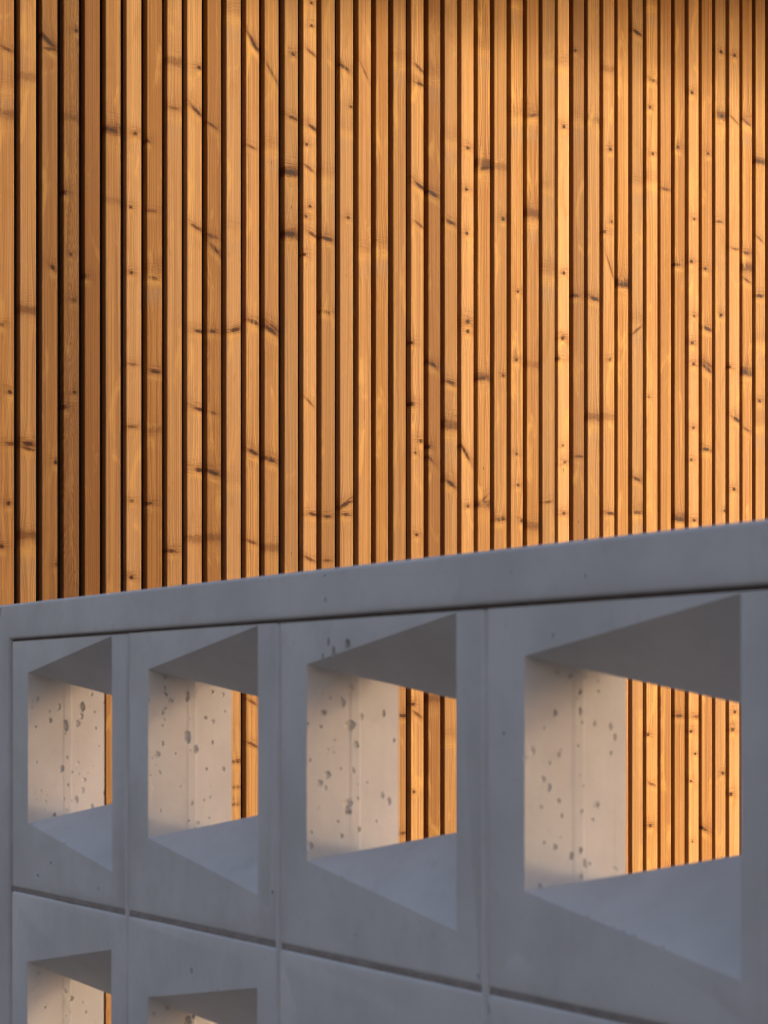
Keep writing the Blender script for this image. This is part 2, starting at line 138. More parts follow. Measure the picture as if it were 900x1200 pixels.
# ------------------------------------------------------------------ wood
def knot_group():
    g = bpy.data.node_groups.new('knot', 'ShaderNodeTree')
    for nm, ty in (('U', 'NodeSocketFloat'), ('V', 'NodeSocketFloat'), ('Wig', 'NodeSocketFloat'), ('Wig2', 'NodeSocketFloat'), ('Wig3', 'NodeSocketFloat'),
                   ('A', 'NodeSocketVector'), ('B', 'NodeSocketVector')):
        g.interface.new_socket(nm, in_out='INPUT', socket_type=ty)
    for nm in ('Dark', 'Warm', 'Light', 'Grey', 'Warp'):
        g.interface.new_socket(nm, in_out='OUTPUT', socket_type='NodeSocketFloat')
    n = NT(g)
    gi = g.nodes.new('NodeGroupInput'); go = g.nodes.new('NodeGroupOutput')
    U, V, WG, WG2, WG3, A, B = [gi.outputs[k] for k in ('U', 'V', 'Wig', 'Wig2', 'Wig3', 'A', 'B')]
    u0, v0, r = n.sep(A); tilt, kind, st = n.sep(B)
    du = n.sub(U, u0); dv0 = n.sub(V, v0)
    dv = n.add(n.sub(dv0, n.mul(tilt, du)), n.mul(WG, n.mul(r, 0.9)))
    dv = n.div(dv, n.math('SQRT', n.add(1.0, n.mul(n.sq(tilt), 0.6))))
    k1 = n.sub(1.0, kind)
    x = n.div(n.mul(n.add(du, n.mul(n.sub(WG2, 0.5), n.mul(r, 1.1))), k1), r); y = n.div(dv, r)
    e = n.add(n.sq(x), n.sq(y))
    sw = n.noise(n.comb(n.add(n.mul(U, 26.0), n.mul(v0, 91.0)), n.mul(dv, 270.0), 0.0), 1.0, 2.0, 0.6, 0.6)
    I = n.mul(n.expneg(n.mul(e, n.add(0.35, n.mul(WG2, 1.3)))), n.ramp(WG3, 0.25, 0.50, 0.70, 1.15))
    H = n.expneg(n.mul(e, 0.06))
    sat = n.mul(n.expneg(n.mul(e, 0.10)), n.mul(n.ramp(sw, 0.56, 0.70, 0.0, 0.55), kind))
    below = n.expneg(n.add(n.sq(n.add(n.mul(y, 0.55), 1.6)), n.mul(n.sq(x), 0.2)))
    above = n.expneg(n.add(n.sq(n.sub(n.mul(y, 0.5), 1.3)), n.mul(n.sq(x), 0.2)))
    pos = n.math('MAXIMUM', st, 0.0); neg = n.math('MAXIMUM', n.mul(st, -1.0), 0.0)
    swm = n.ramp(sw, 0.34, 0.66, 0.25, 1.1)
    L = g.links
    L.new(n.mul(n.add(n.add(n.mul(n.ramp(I, 0.25, 0.85), 0.42), n.mul(I, 0.60)), sat), pos), go.inputs['Dark'])
    L.new(n.add(n.mul(n.mul(H, swm), n.mul(pos, 1.0)), n.mul(n.mul(above, neg), swm)), go.inputs['Warm'])
    L.new(n.add(n.mul(n.mul(n.expneg(n.mul(e, 0.7)), neg), swm), n.mul(n.mul(below, swm), n.mul(pos, 0.75))), go.inputs['Light'])  # gold below dark knots paints in a glossy highlight
    L.new(n.mul(n.mul(below, swm), neg), go.inputs['Grey'])
    lng = n.add(n.sq(n.div(du, n.mul(r, 2.4))), n.sq(n.div(dv0, n.mul(r, 7.0))))
    L.new(n.mul(n.mul(du, n.expneg(lng)), n.math('ABSOLUTE', st)), go.inputs['Warp'])
    return g

def wood_material():
    m, n, bsdf = new_mat('weathered_larch')
    kg = knot_group()
    tc = n.n.new('ShaderNodeTexCoord')
    X, Y, Z = n.sep(n.attr('grain_pos').outputs['Vector'])      # across, depth, height (metres from eye level)
    seed, ringf, cath = n.sep(n.attr('grain').outputs['Vector'])
    bright, hue, pale = n.sep(n.attr('tone').outputs['Vector'])
    wv = n.comb(n.mul(X, 70.0), n.mul(Y, 70.0), n.add(n.mul(Z, 45.0), seed))
    wig = n.sub(n.noise(wv, 1.0, 2.0), 0.5)
    wig2 = n.noise(n.comb(n.mul(X, 160.0), n.mul(Y, 160.0), n.add(n.mul(Z, 160.0), seed)), 1.0, 2.0)
    wig3 = n.noise(n.comb(n.mul(X, 45.0), n.mul(Y, 45.0), n.add(n.mul(Z, 45.0), n.mul(seed, 2.3))), 1.0, 2.0)
    outs = []
    for i in (1, 2, 3):
        k = n.n.new('ShaderNodeGroup'); k.node_tree = kg
        n.put(k.inputs['U'], X); n.put(k.inputs['V'], Z); n.put(k.inputs['Wig'], wig); n.put(k.inputs['Wig2'], wig2); n.put(k.inputs['Wig3'], wig3)
        n.put(k.inputs['A'], n.attr('knot_a%d' % i).outputs['Vector'])
        n.put(k.inputs['B'], n.attr('knot_b%d' % i).outputs['Vector'])
        outs.append(k.outputs)
    def tot(nm):
        return n.add(n.add(outs[0][nm], outs[1][nm]), outs[2][nm])
    dark, warm, light, grey, warp = [tot(k) for k in ('Dark', 'Warm', 'Light', 'Grey', 'Warp')]
    dark = n.math('MINIMUM', dark, 1.0)
    # grain: rings bend round the knots
    bend = n.mul(n.sub(n.noise(n.comb(n.mul(X, 4.0), n.mul(Y, 4.0), n.add(n.mul(Z, 1.4), seed)), 1.0, 2.0), 0.5), 0.016)
    Xw = n.add(n.add(X, bend), n.mul(warp, -1.0))
    D2 = n.add(Xw, n.mul(Y, 0.6))
    phase = n.add(n.mul(D2, ringf), seed)
    cph = n.add(n.add(n.mul(n.math('ABSOLUTE', n.add(Xw, 0.002)), 620.0), n.mul(Z, 75.0)),
                n.mul(n.noise(n.comb(n.mul(X, 55.0), seed, n.mul(Z, 9.0)), 1.0, 2.0), 24.0))
    ph = n.add(n.mul(phase, n.sub(1.0, cath)), n.mul(cph, cath))
    ring = n.math('POWER', n.math('ABSOLUTE', n.math('SINE', ph)), 3.0)
    fine = n.noise(n.comb(n.mul(Xw, 620.0), n.mul(Y, 620.0), n.add(n.mul(Z, 2.2), seed)), 1.0, 3.0, 0.6)
    mid = n.noise(n.comb(n.mul(Xw, 130.0), n.mul(Y, 130.0), n.add(n.mul(Z, 0.9), seed)), 1.0, 2.0)
    broad = n.noise(n.comb(n.mul(X, 14.0), n.mul(Y, 14.0), n.add(n.mul(Z, 1.7), n.mul(seed, 3.1))), 1.0, 3.0)
    g = n.mul(1.18, n.add(n.add(n.mul(ring, n.add(0.42, n.mul(cath, 0.35))), n.mul(n.ramp(fine, 0.38, 0.66), 0.34)), n.mul(n.ramp(mid, 0.36, 0.66), 0.48)))
    base = n.mix(n.math('MINIMUM', g, 1.0), WOOD_LIGHT, WOOD_GRAIN)
    base = n.mix(n.ramp(broad, 0.36, 0.70, 0.0, 0.75), base, WOOD_ORANGE)
    hs = n.noise(n.comb(n.mul(Xw, 210.0), n.mul(Y, 210.0), n.add(n.mul(Z, 0.7), n.mul(seed, 5.3))), 1.0, 2.0)
    base = n.mix(n.ramp(hs, 0.50, 0.66, 0.0, 0.60), base, WOOD_GOLD)
    base = n.mix(n.ramp(hs, 0.48, 0.34, 0.0, 0.50), base, WOOD_ROSE)
    base = n.mix(n.mul(hue, 0.9), base, WOOD_RED)
    base = n.mix(pale, base, WOOD_PALE)
    base = n.mix(n.mul(warm, 0.80, clamp=True), base, WOOD_KNOTWARM)
    base = n.mix(n.mul(light, 0.85, clamp=True), base, WOOD_YELLOW)
    base = n.mix(n.mul(grey, 0.75, clamp=True), base, WOOD_GREY)
    # pin-size flecks scattered between the big knots
    vo = n.n.new('ShaderNodeTexVoronoi'); vo.feature = 'F1'
    n.put(vo.inputs['Vector'], n.comb(n.mul(X, 36.0), n.mul(Y, 36.0), n.add(n.mul(Z, 13.0), n.mul(seed, 7.0))))
    vo.inputs['Scale'].default_value = 1.0
    rsel = n.sep(vo.outputs['Color'])[0]
    fleck = n.mul(n.ramp(vo.outputs['Distance'], 0.10, 0.03), n.math('GREATER_THAN', rsel, 0.90))
    base = n.mix(n.mul(fleck, 0.6), base, WOOD_DARK)
    base = n.mix(n.mul(dark, 1.7, clamp=True), base, WOOD_KNOT)
    base = n.mix(n.mul(n.sq(dark), 0.95), base, WOOD_DARK)
    cross = n.noise(n.comb(n.mul(X, 22.0), n.mul(Y, 22.0), n.add(n.mul(Z, 5.5), n.mul(seed, 1.7))), 1.0, 4.0, 0.6, 0.8)
    base = n.mix(n.ramp(cross, 0.30, 0.46, 0.40, 0.0), base, WOOD_ORANGE)
    base = n.mix(n.ramp(cross, 0.55, 0.74, 0.0, 0.55), base, WOOD_YELLOW)
    bq = n.add(1.0, n.mul(n.sub(bright, 0.985), 2.2))
    base = n.mix(1.0, base, n.comb(bq, bq, bq), 'MULTIPLY')
    side = n.attr('gap_shade').outputs['Fac']
    base = n.mix(side, base, n.mix(0.34, base, WOOD_GAP_SHADE))  # sides darkened in colour so the gaps look deeper in shade
    n.l.new(base, bsdf.inputs['Base Color'])
    n.put(bsdf.inputs['Roughness'], n.add(0.42, n.mul(fine, 0.2)))
    bsdf.inputs['Specular IOR Level'].default_value = 0.22
    bp = n.n.new('ShaderNodeBump'); bp.inputs['Strength'].default_value = 0.35; bp.inputs['Distance'].default_value = 0.0012
    n.put(bp.inputs['Height'], n.sub(n.sub(1.0, n.mul(g, 0.6)), n.mul(dark, 0.15)))
    n.l.new(bp.outputs[0], bsdf.inputs['Normal'])
    return m

WOOD_LIGHT = col(0.64, 0.358, 0.126)
WOOD_GRAIN = col(0.27, 0.118, 0.034)
WOOD_ORANGE = col(0.38, 0.172, 0.036)
WOOD_PALE = col(0.64, 0.405, 0.205)
WOOD_RED = col(0.400, 0.165, 0.042)
WOOD_GOLD = col(0.64, 0.365, 0.096)
WOOD_ROSE = col(0.50, 0.265, 0.125)
WOOD_KNOTWARM = col(0.22, 0.080, 0.017)
WOOD_YELLOW = col(0.74, 0.43, 0.12)
WOOD_GREY = col(0.38, 0.255, 0.160)
WOOD_KNOT = col(0.165, 0.055, 0.012)
WOOD_DARK = col(0.040, 0.013, 0.005)
WOOD_GAP_SHADE = col(0.170, 0.060, 0.026)      # shade of the gaps, put into the colour of the batten sides

def paint_material():
    m, n, bsdf = new_mat('white_masonry_paint')
    P = n.n.new('ShaderNodeTexCoord').outputs['Object']
    sd = n.n.new('ShaderNodeObjectInfo').outputs['Random']
    v = n.n.new('ShaderNodeVectorMath'); v.operation = 'ADD'
    n.put(v.inputs[0], P); n.put(v.inputs[1], n.comb(n.mul(sd, 37.0), n.mul(sd, 19.0), sd))
    P = v.outputs[0]
    a = n.noise(P, 9.0, 4.0, 0.6); b = n.noise(P, 60.0, 3.0, 0.6); c = n.noise(P, 420.0, 3.0, 0.6)
    px, py, pz = n.sep(P)
    run = n.noise(n.comb(n.mul(px, 90.0), n.mul(py, 90.0), n.mul(pz, 5.0)), 1.0, 3.0)
    base = n.mix(n.ramp(a, 0.35, 0.7), col(0.735, 0.730, 0.725), col(0.635, 0.628, 0.62))
    base = n.mix(n.mul(n.ramp(run, 0.5, 0.8), 0.16), base, col(0.58, 0.565, 0.545))
    base = n.mix(n.mul(n.ramp(b, 0.58, 0.72), 0.22), base, col(0.52, 0.51, 0.50))
    n.l.new(base, bsdf.inputs['Base Color'])
    bsdf.inputs['Roughness'].default_value = 0.62
    bsdf.inputs['Specular IOR Level'].default_value = 0.3
    bp = n.n.new('ShaderNodeBump'); bp.inputs['Strength'].default_value = 0.5; bp.inputs['Distance'].default_value = 0.0012
    n.put(bp.inputs['Height'], n.add(n.add(n.mul(a, 0.9), n.mul(b, 0.45)), n.mul(c, 0.22)))
    n.l.new(bp.outputs[0], bsdf.inputs['Normal'])
    return m

def simple_material(name, c1, c2, scale, rough, bump=0.3):
    m, n, bsdf = new_mat(name)
    P = n.n.new('ShaderNodeTexCoord').outputs['Object']
    a = n.noise(P, scale, 5.0, 0.6); b = n.noise(P, scale * 9, 3.0, 0.6)
    base = n.mix(n.ramp(n.add(n.mul(a, 0.65), n.mul(b, 0.35)), 0.35, 0.65), c1, c2)
    n.l.new(base, bsdf.inputs['Base Color']); bsdf.inputs['Roughness'].default_value = rough
    bp = n.n.new('ShaderNodeBump'); bp.inputs['Strength'].default_value = bump; bp.inputs['Distance'].default_value = 0.003
    n.put(bp.inputs['Height'], b); n.l.new(bp.outputs[0], bsdf.inputs['Normal'])
    return m

M_WOOD = wood_material()
M_PAINT = paint_material()
M_SEAL = simple_material('brown_joint_mastic', col(0.10, 0.075, 0.06), col(0.16, 0.12, 0.10), 40, 0.8)
M_JOINT = simple_material('grey_joint_sealant', col(0.27, 0.23, 0.21), col(0.38, 0.34, 0.32), 40, 0.8)
M_BOARD = simple_material('black_backing_membrane', col(0.010, 0.008, 0.007), col(0.016, 0.013, 0.011), 12, 0.8)
M_SOFFIT = simple_material('stained_timber_boarding', col(0.56, 0.26, 0.075), col(0.46, 0.20, 0.055), 6, 0.6)
M_METAL = simple_material('dark_coated_metal', col(0.06, 0.06, 0.065), col(0.08, 0.08, 0.085), 5, 0.4, 0.05)
M_PAVE = simple_material('asphalt_paving', col(0.12, 0.117, 0.115), col(0.165, 0.16, 0.155), 3, 0.9)
M_RENDER = simple_material('grey_render', col(0.30, 0.29, 0.28), col(0.24, 0.235, 0.225), 2, 0.85)

# ------------------------------------------------------------------ object helpers
def thing(name, label, cat, loc, rz):
    o = bpy.data.objects.new(name, None); C.objects.link(o)
    o.empty_display_size = 0.3
    o.location = loc; o.rotation_euler = (0, 0, rz); o['label'] = label; o['category'] = cat; o['kind'] = 'thing'
    return o

def link(name, mesh, parent=None, loc=(0, 0, 0)):
    o = bpy.data.objects.new(name, mesh); C.objects.link(o)
    o.parent = parent; o.location = loc
    return o

def finish(name, bm, mat, parent=None, loc=(0, 0, 0), smooth=None):
    bmesh.ops.recalc_face_normals(bm, faces=bm.faces)
    me = bpy.data.meshes.new(name); bm.to_mesh(me); bm.free()
    me.materials.append(mat)
    if smooth is not None: shade(me, smooth)
    return link(name, me, parent, loc)

def shade(me, ang):
    for p in me.polygons: p.use_smooth = True
    me.set_sharp_from_angle(angle=R(ang))

def add_box(bm, x0, x1, y0, y1, z0, z1, bevel=0.0, seg=2):
    r = bmesh.ops.create_cube(bm, size=1.0)
    for v in r['verts']:
        v.co = Vector((x0 + (v.co.x + .5) * (x1 - x0), y0 + (v.co.y + .5) * (y1 - y0), z0 + (v.co.z + .5) * (z1 - z0)))
    if bevel:
        es = list({e for v in r['verts'] for e in v.link_edges})
        bmesh.ops.bevel(bm, geom=es, offset=bevel, segments=seg, affect='EDGES', profile=0.6)

# ------------------------------------------------------------------ ground
bm = bmesh.new()
bmesh.ops.create_grid(bm, x_segments=1, y_segments=1, size=400)
g = finish('ground', bm, M_PAVE); g['kind'] = 'structure'

# ------------------------------------------------------------------ timber facade
fac = thing('timber_clad_building', 'building clad in upright honey coloured timber battens with dark gaps, behind white block screen',
            'building', (FD * ux, FD * uy, 0), math.atan2(ny, nx))
FH = EYE + EAVE_Z                   # underside of the eave
bats = list(BAT)
rnd = random.Random(11)
q = bats[0][0]
left = []
for i in range(10):
    q -= 0.0155; left.append((q - 0.0445, q)); q -= 0.0445
q = bats[-1][1]; right = []
for i in range(26):
    q += 0.0155; right.append((q, q + 0.0445)); q += 0.0445
allb = [(a, b, None) for a, b in left] + [(a, b, i) for i, (a, b) in enumerate(bats)] + [(a, b, None) for a, b in right]

def batten(a, b, idx):
    um = (a + b) / 2; w = b - a
    kn = list(KNOTS.get(idx, [])) if idx is not None else []
    # knots outside the strip seen in the photograph (and on battens beyond its frame)
    z = -EYE + 0.2
    while z < 2.5:
        z += rnd.uniform(0.25, 0.7)
        seen = idx is not None and -0.42 < z < 2.4
        if not seen:
            kn.append((rnd.uniform(-.015, .015), z, rnd.uniform(.003, .006), rnd.uniform(-.6, .6), rnd.choice((.1, .85, .85)), rnd.choice((.6, .9, -.6))))
    kn.sort(key=lambda k: k[1])
    cuts = [-EYE + 0.12] + [(kn[i][1] + kn[i + 1][1]) / 2 for i in range(len(kn) - 1)] + [FH - EYE + 0.03]
    cuts = [cuts[0]] + [c for c in cuts[1:-1] if cuts[0] + .002 < c < cuts[-1] - .002] + [cuts[-1]]
    ch = 0.0022; dp = rnd.uniform(.0225, .0250); y0 = rnd.uniform(-.0012, .0012)
    prof = [(-w/2, dp), (-w/2, y0 + ch), (-w/2 + ch*.35, y0 + ch*.35), (-w/2 + ch, y0), (w/2 - ch, y0), (w/2 - ch*.35, y0 + ch*.35), (w/2, y0 + ch), (w/2, dp)]
    bm = bmesh.new()
    rows = [[bm.verts.new((x, y, z)) for x, y in prof] for z in cuts]
    for r0, r1 in zip(rows, rows[1:]):
        for j in range(len(prof)):
            k = (j + 1) % len(prof)
            bm.faces.new((r0[j], r0[k], r1[k], r1[j]))
    bm.faces.new(rows[0]); bm.faces.new(rows[-1][::-1])
    bmesh.ops.recalc_face_normals(bm, faces=bm.faces)
    me = bpy.data.meshes.new('batten'); bm.to_mesh(me); bm.free()
    me.materials.append(M_WOOD)
    for p in me.polygons: p.use_smooth = False
    gp = me.attributes.new('grain_pos', 'FLOAT_VECTOR', 'POINT')
    for v in me.vertices: gp.data[v.index].vector = v.co
    tone = TONES.get(idx) if idx is not None else None
    if tone is None:
        tone = (rnd.uniform(.86, 1.06), rnd.choice((0, .1, .25, .5)) , rnd.choice((0, 0, .15, .35)), 0.0)
    br, hu, pa, ca = tone
    seed = rnd.uniform(0, 100)
    names =  ('grain', 'tone', 'knot_a1', 'knot_b1', 'knot_a2', 'knot_b2', 'knot_a3', 'knot_b3')
    for k in names: me.attributes.new(k, 'FLOAT_VECTOR', 'FACE')
    at = {k: me.attributes[k] for k in names}
    me.attributes.new('gap_shade', 'FLOAT', 'FACE')
    at = {k: me.attributes[k] for k in names}; gap_shade = me.attributes['gap_shade']
    far = (0, 99, .005, 0, 0, 0)
    rf = rnd.uniform(420, 900)
    for p in me.polygons:
        zc = p.center.z
        gap_shade.data[p.index].value = 1.0 if abs(p.normal.x) > .9 or p.normal.y > .5 else 0.0
        near = sorted(kn, key=lambda k: abs(k[1] - zc))[:3]
        # the strip's own knot is the one inside it
        while len(near) < 3: near.append(far)
        at['grain'].data[p.index].vector = (seed, rf, ca)
        at['tone'].data[p.index].vector = (br, hu, pa)
        for i in (0, 1, 2):
            at['knot_a%d' % (i+1)].data[p.index].vector = near[i][:3]
            at['knot_b%d' % (i+1)].data[p.index].vector = near[i][3:]
    o = link('batten', me, fac, (um, 0, EYE))
    return o

for a, b, i in allb: batten(a, b, i)
xa, xb = allb[0][0] - .02, allb[-1][1] + .02
bm = bmesh.new(); add_box(bm, xa, xb, 0.0262, 0.28, 0, FH + 0.02)
finish('wall', bm, M_BOARD, fac)
bm = bmesh.new(); add_box(bm, xa - .3, xb + .3, -OVER, 0.30, FH + 0.022, FH + 0.050)
finish('eave_soffit', bm, M_SOFFIT, fac)
bm = bmesh.new(); add_box(bm, xa - .32, xb + .32, -OVER - .04, -OVER - .003, FH + 0.0, FH + 0.26, .004)
finish('fascia', bm, M_METAL, fac)
bm = bmesh.new(); add_box(bm, xa - .31, xb + .31, -OVER - .002, 3.5, FH + 0.052, FH + 0.25)
finish('roof', bm, M_METAL, fac)
bm = bmesh.new(); add_box(bm, xa, xb, 0.281, 3.3, 0, FH + 0.02)
finish('building_body', bm, M_BOARD, fac)

# ------------------------------------------------------------------ breeze-block screen wall
wall = thing('breeze_block_wall', 'white painted breeze block screen wall with tapered openings and a flat coping, in cool shade',
             'wall', (S0 * ux + D0 * nx, S0 * uy + D0 * ny, 0), math.atan2(-uy, -ux))
GAP = 0.0012                     # half of the head joint
HB_ = 0.1506                     # half height of a block

def block_mesh(ztop, zbot, hole_rnd):
    """one block: local x across, y depth, z relative to its opening's centre"""
    x0, x1 = GAP, W - GAP
    sl, sr = IL, W - IR
    jit = lambda a: hole_rnd.uniform(-a, a)
    cut = ztop < HB_ - .01
    hb_t = ztop - 0.0008 if cut else HB
    bm = bmesh.new(); V = lambda x, y, z: bm.verts.new((x, y, z))
    ha, hb, he = HA + jit(.0008), HB + jit(.0008), HE + jit(.0008)
    tb = ha + .004
    A, B, E, G = V(sl, 0, ha), V(sr, 0, hb_t if cut else hb), V(sr, T, he), V(sl, T, tb)
    A2, B2, E2, G2 = V(sl, 0, -ha), V(sr, 0, -hb), V(sr, T, -he), V(sl, T, -tb)
    ms = [(T/2 - .0054, .0030), (T/2 - .0038, .0036), (T/2 + .0034, .0040), (T/2 + .0050, .0028)]
    Ms = [V(sl + d, t, ha + .004 * t / T) for t, d in ms]; Ms2 = [V(sl + d, t, -ha - .004 * t / T) for t, d in ms]
    F = [V(x0, 0, ztop), V(x1, 0, ztop), V(x1, 0, zbot), V(x0, 0, zbot)]
    K = [V(x0, T, ztop), V(x1, T, ztop), V(x1, T, zbot), V(x0, T, zbot)]
    f = bm.faces.new
    f((F[0], F[1], B, A)); f((F[1], F[2], B2, B)); f((F[2], F[3], A2, B2)); f((F[3], F[0], A, A2))
    f((K[0], G, E, K[1])); f((K[1], E, E2, K[2])); f((K[2], E2, G2, K[3])); f((K[3], G2, G, K[0]))
    for i in range(4):
        j = (i + 1) % 4; f((F[i], K[i], K[j], F[j]))
    # soffit and sill: a ridge runs from the front left corner to the back right corner
    f((A, B, E)); f((A2, E2, B2))
    path = [A] + Ms + [G]; path2 = [A2] + Ms2 + [G2]
    for i in range(len(path) - 1):
        f((path[i], E, path[i+1])); f((path2[i], path2[i+1], E2))
        f((path[i], path[i+1], path2[i+1], path2[i]))
    f((B, B2, E2, E))
    bmesh.ops.recalc_face_normals(bm, faces=bm.faces)
    bm.edges.ensure_lookup_table(); bm.normal_update()
    outer = [e for e in bm.edges if all(v in F or v in K for v in e.verts) and len(e.link_faces) == 2 and e.calc_face_angle(0) > .5
             and not (cut and all(v in F[:2] for v in e.verts))]
    bmesh.ops.bevel(bm, geom=outer, offset=.0030, segments=3, affect='EDGES', profile=0.5)
    me = bpy.data.meshes.new('breeze_block'); bm.to_mesh(me); bm.free()
    me.materials.append(M_PAINT)
    return me

def pit_mesh(pits, rn):
    bm = bmesh.new()
    for (p, r, ax, deep) in pits:
        s = bmesh.ops.create_icosphere(bm, subdivisions=2, radius=1.0)['verts']
        off = Vector((rn.random() * 50, rn.random() * 50, rn.random() * 50))
        sx, sz = rn.uniform(.7, 1.2), rn.uniform(.8, 1.6)
        for v in s:
            k = 1 + .45 * mnoise.noise(v.co * 1.1 + off) + .25 * mnoise.noise(v.co * 2.7 + off)
            c = v.co * k
            d = Vector((c.x * sx, c.y * sx, c.z * sz)) * r
            d[ax] = c[ax] * r * deep
            v.co = Vector(p) + d
    me = bpy.data.meshes.new('pits'); bm.to_mesh(me); bm.free(); return me

def carve(me, pits, rn, ang=28):
    pm = pit_mesh(pits, rn)
    a = bpy.data.objects.new('tmp_a', me); b = bpy.data.objects.new('tmp_b', pm)
    C.objects.link(a); C.objects.link(b)
    md = a.modifiers.new('cut', 'BOOLEAN'); md.operation = 'DIFFERENCE'; md.object = b; md.solver = 'EXACT'; md.use_self = True
    dg = bpy.context.evaluated_depsgraph_get(); dg.update()
    out = bpy.data.meshes.new_from_object(a.evaluated_get(dg))
    bpy.data.objects.remove(a); bpy.data.objects.remove(b); bpy.data.meshes.remove(pm)
    if len(out.polygons) < len(me.polygons): out = me
    out.name = me.name
    if not out.materials: out.materials.append(M_PAINT)
    return out

NC, NR = 6, 5
rb = random.Random(5)
blocks = {}
for r in range(NR):
    for c in range(NC):
        zc = ZC - r * ROW
        jx, jz = rb.uniform(-.0006, .0006), rb.uniform(-.0008, .0008)
        ztop = (ZCAP - .0036 - ZC) if r == 0 else HB_
        me = block_mesh(ztop, -HB_, rb)
        pits = []
        listed = PITS.get((c, r), [])
        for (t, h, rad) in listed:
            k = .0030 * (1 - abs(t - T/2) / (T/2))
            pits.append(((IL + k + rad*.1, t, h - zc), rad * 1.15, 0, rb.uniform(.5, 1.4)))
        for i in range(10 if listed else 24):
            t = rb.uniform(.006, T - .006); k = .0030 * (1 - abs(t - T/2) / (T/2)); rad = min(.003, .0006 + rb.expovariate(1/.0007))
            pits.append(((IL + k, t, rb.uniform(-.075, .075)), rad, 0, 1.0))
        for (s, h, rad) in FRONT:
            if c * W + .004 < s < (c + 1) * W - .004 and zc - .146 < h < zc + ztop - .003:
                pits.append(((s - c * W, .0, h - zc), rad * 1.5, 1, 2.2))
        for i in range(9):
            rad = rb.uniform(.0006, .0012)
            pits.append(((rb.uniform(.01, W - .01), 0, rb.choice((-1, 1)) * rb.uniform(.118, .142) if r else rb.uniform(-.142, -.12)), rad, 1, .7))
        for i in range(7):                                    # chips along the mould seam of the jamb
            pits.append(((IL + .0036, T/2 + rb.uniform(-.006, .006), rb.uniform(-.078, .078)), rb.uniform(.0007, .0022), 0, .7))
        for i in range(9):                                    # worn arrises
            q = rb.random(); rad = rb.uniform(.0006, .0019)
            e = rb.randrange(5)
            p = ((IL, .0005, HA * (2 * q - 1)), (IL + q * (W - IR - IL), .0003, (HA + q * (HB - HA)) * (1 if r else -1)), (W - IR, .0005, .10 * (2 * q - 1)),
                 (.002, .001, .14 * (2 * q - 1)) if r else (.002, .001, -.14 * q), (.01 + q * .28, .0010, -HB_ + .001))[e]
            pits.append((p, rad, 1, .8))
        for i in range(4):                                    # right-hand jamb seen from behind
            pits.append(((W - IR, rb.uniform(.02, .07), rb.uniform(-.03, .03)), rb.uniform(.001, .002), 0, .8))
        me = carve(me, pits, rb)
        shade(me, 32)
        link('breeze_block', me, wall, (c * W + jx, rb.uniform(-.0006, .0006), EYE + zc + jz))

XE = NC * W
bm = bmesh.new()                 # coping and end post, cast as one flush frame, notched by its air holes
prof = [(-.158, -EYE), (-.0035, -EYE), (-.0035, ZCAP), (XE + .02, ZCAP), (XE + .02, ZTOP), (-.158, ZTOP)]
lo = [bm.verts.new((x, -.0012, z)) for x, z in prof]; hi = [bm.verts.new((x, T + .004, z)) for x, z in prof]
bm.faces.new(lo); bm.faces.new(hi[::-1])
for i in range(6): bm.faces.new((lo[i], hi[i], hi[(i+1) % 6], lo[(i+1) % 6]))
bmesh.ops.recalc_face_normals(bm, faces=bm.faces)
bmesh.ops.bevel(bm, geom=list(bm.edges), offset=.0030, segments=3, affect='EDGES', profile=0.5)
bmesh.ops.recalc_face_normals(bm, faces=bm.faces)
me = bpy.data.meshes.new('frame'); bm.to_mesh(me); bm.free(); me.materials.append(M_PAINT)
pits = [((s, -.0012 + rad*.15, h), rad, 1, .8) for s, h, rad in FRONT if ZCAP + .002 < h < ZTOP - .002]
for i in range(26):
    pits.append(((rb.uniform(0, XE), -.0012, rb.uniform(ZCAP + .004, ZTOP - .004)), rb.uniform(.0005, .0011), 1, .8))
me = carve(me, pits, rb); shade(me, 32)
link('frame', me, wall, (0, 0, EYE))
z_lo, z_hi = EYE + ZC - (NR - 1) * ROW - .1502, EYE + ZCAP - .0044
for c in range(0, NC + 1):       # head joints: a slightly proud, uneven bead of painted mortar
    bm = bmesh.new()
    if c == 0:
        add_box(bm, -.0034, .004, .006, T - .004, z_lo, z_hi)
    else:
        hw, nseg = .0042, 90
        rows = []
        for i in range(nseg + 1):
            z = z_lo + (z_hi - z_lo) * i / nseg
            k = mnoise.noise(Vector((c * 7.3, 0, z * 11))); k2 = mnoise.noise(Vector((c * 3.1, 5, z * 47)))
            up = -.0010 + .0007 * k + .0005 * k2
            ox = .0008 * k
            rows.append([bm.verts.new((c * W + x + ox, y, z)) for x, y in
                         ((-hw, T - .004), (-hw, .0007), (-hw * .6, up * .6), (-hw * .2, up), (hw * .3, up), (hw * .7, up * .5 + .0001), (hw, .0008), (hw, T - .004))])
        for r0, r1 in zip(rows, rows[1:]):
            for j in range(8): bm.faces.new((r0[j], r0[(j+1) % 8], r1[(j+1) % 8], r1[j]))
        bm.faces.new(rows[0]); bm.faces.new(rows[-1])
    finish('head_joint', bm, M_PAINT, wall, smooth=50)
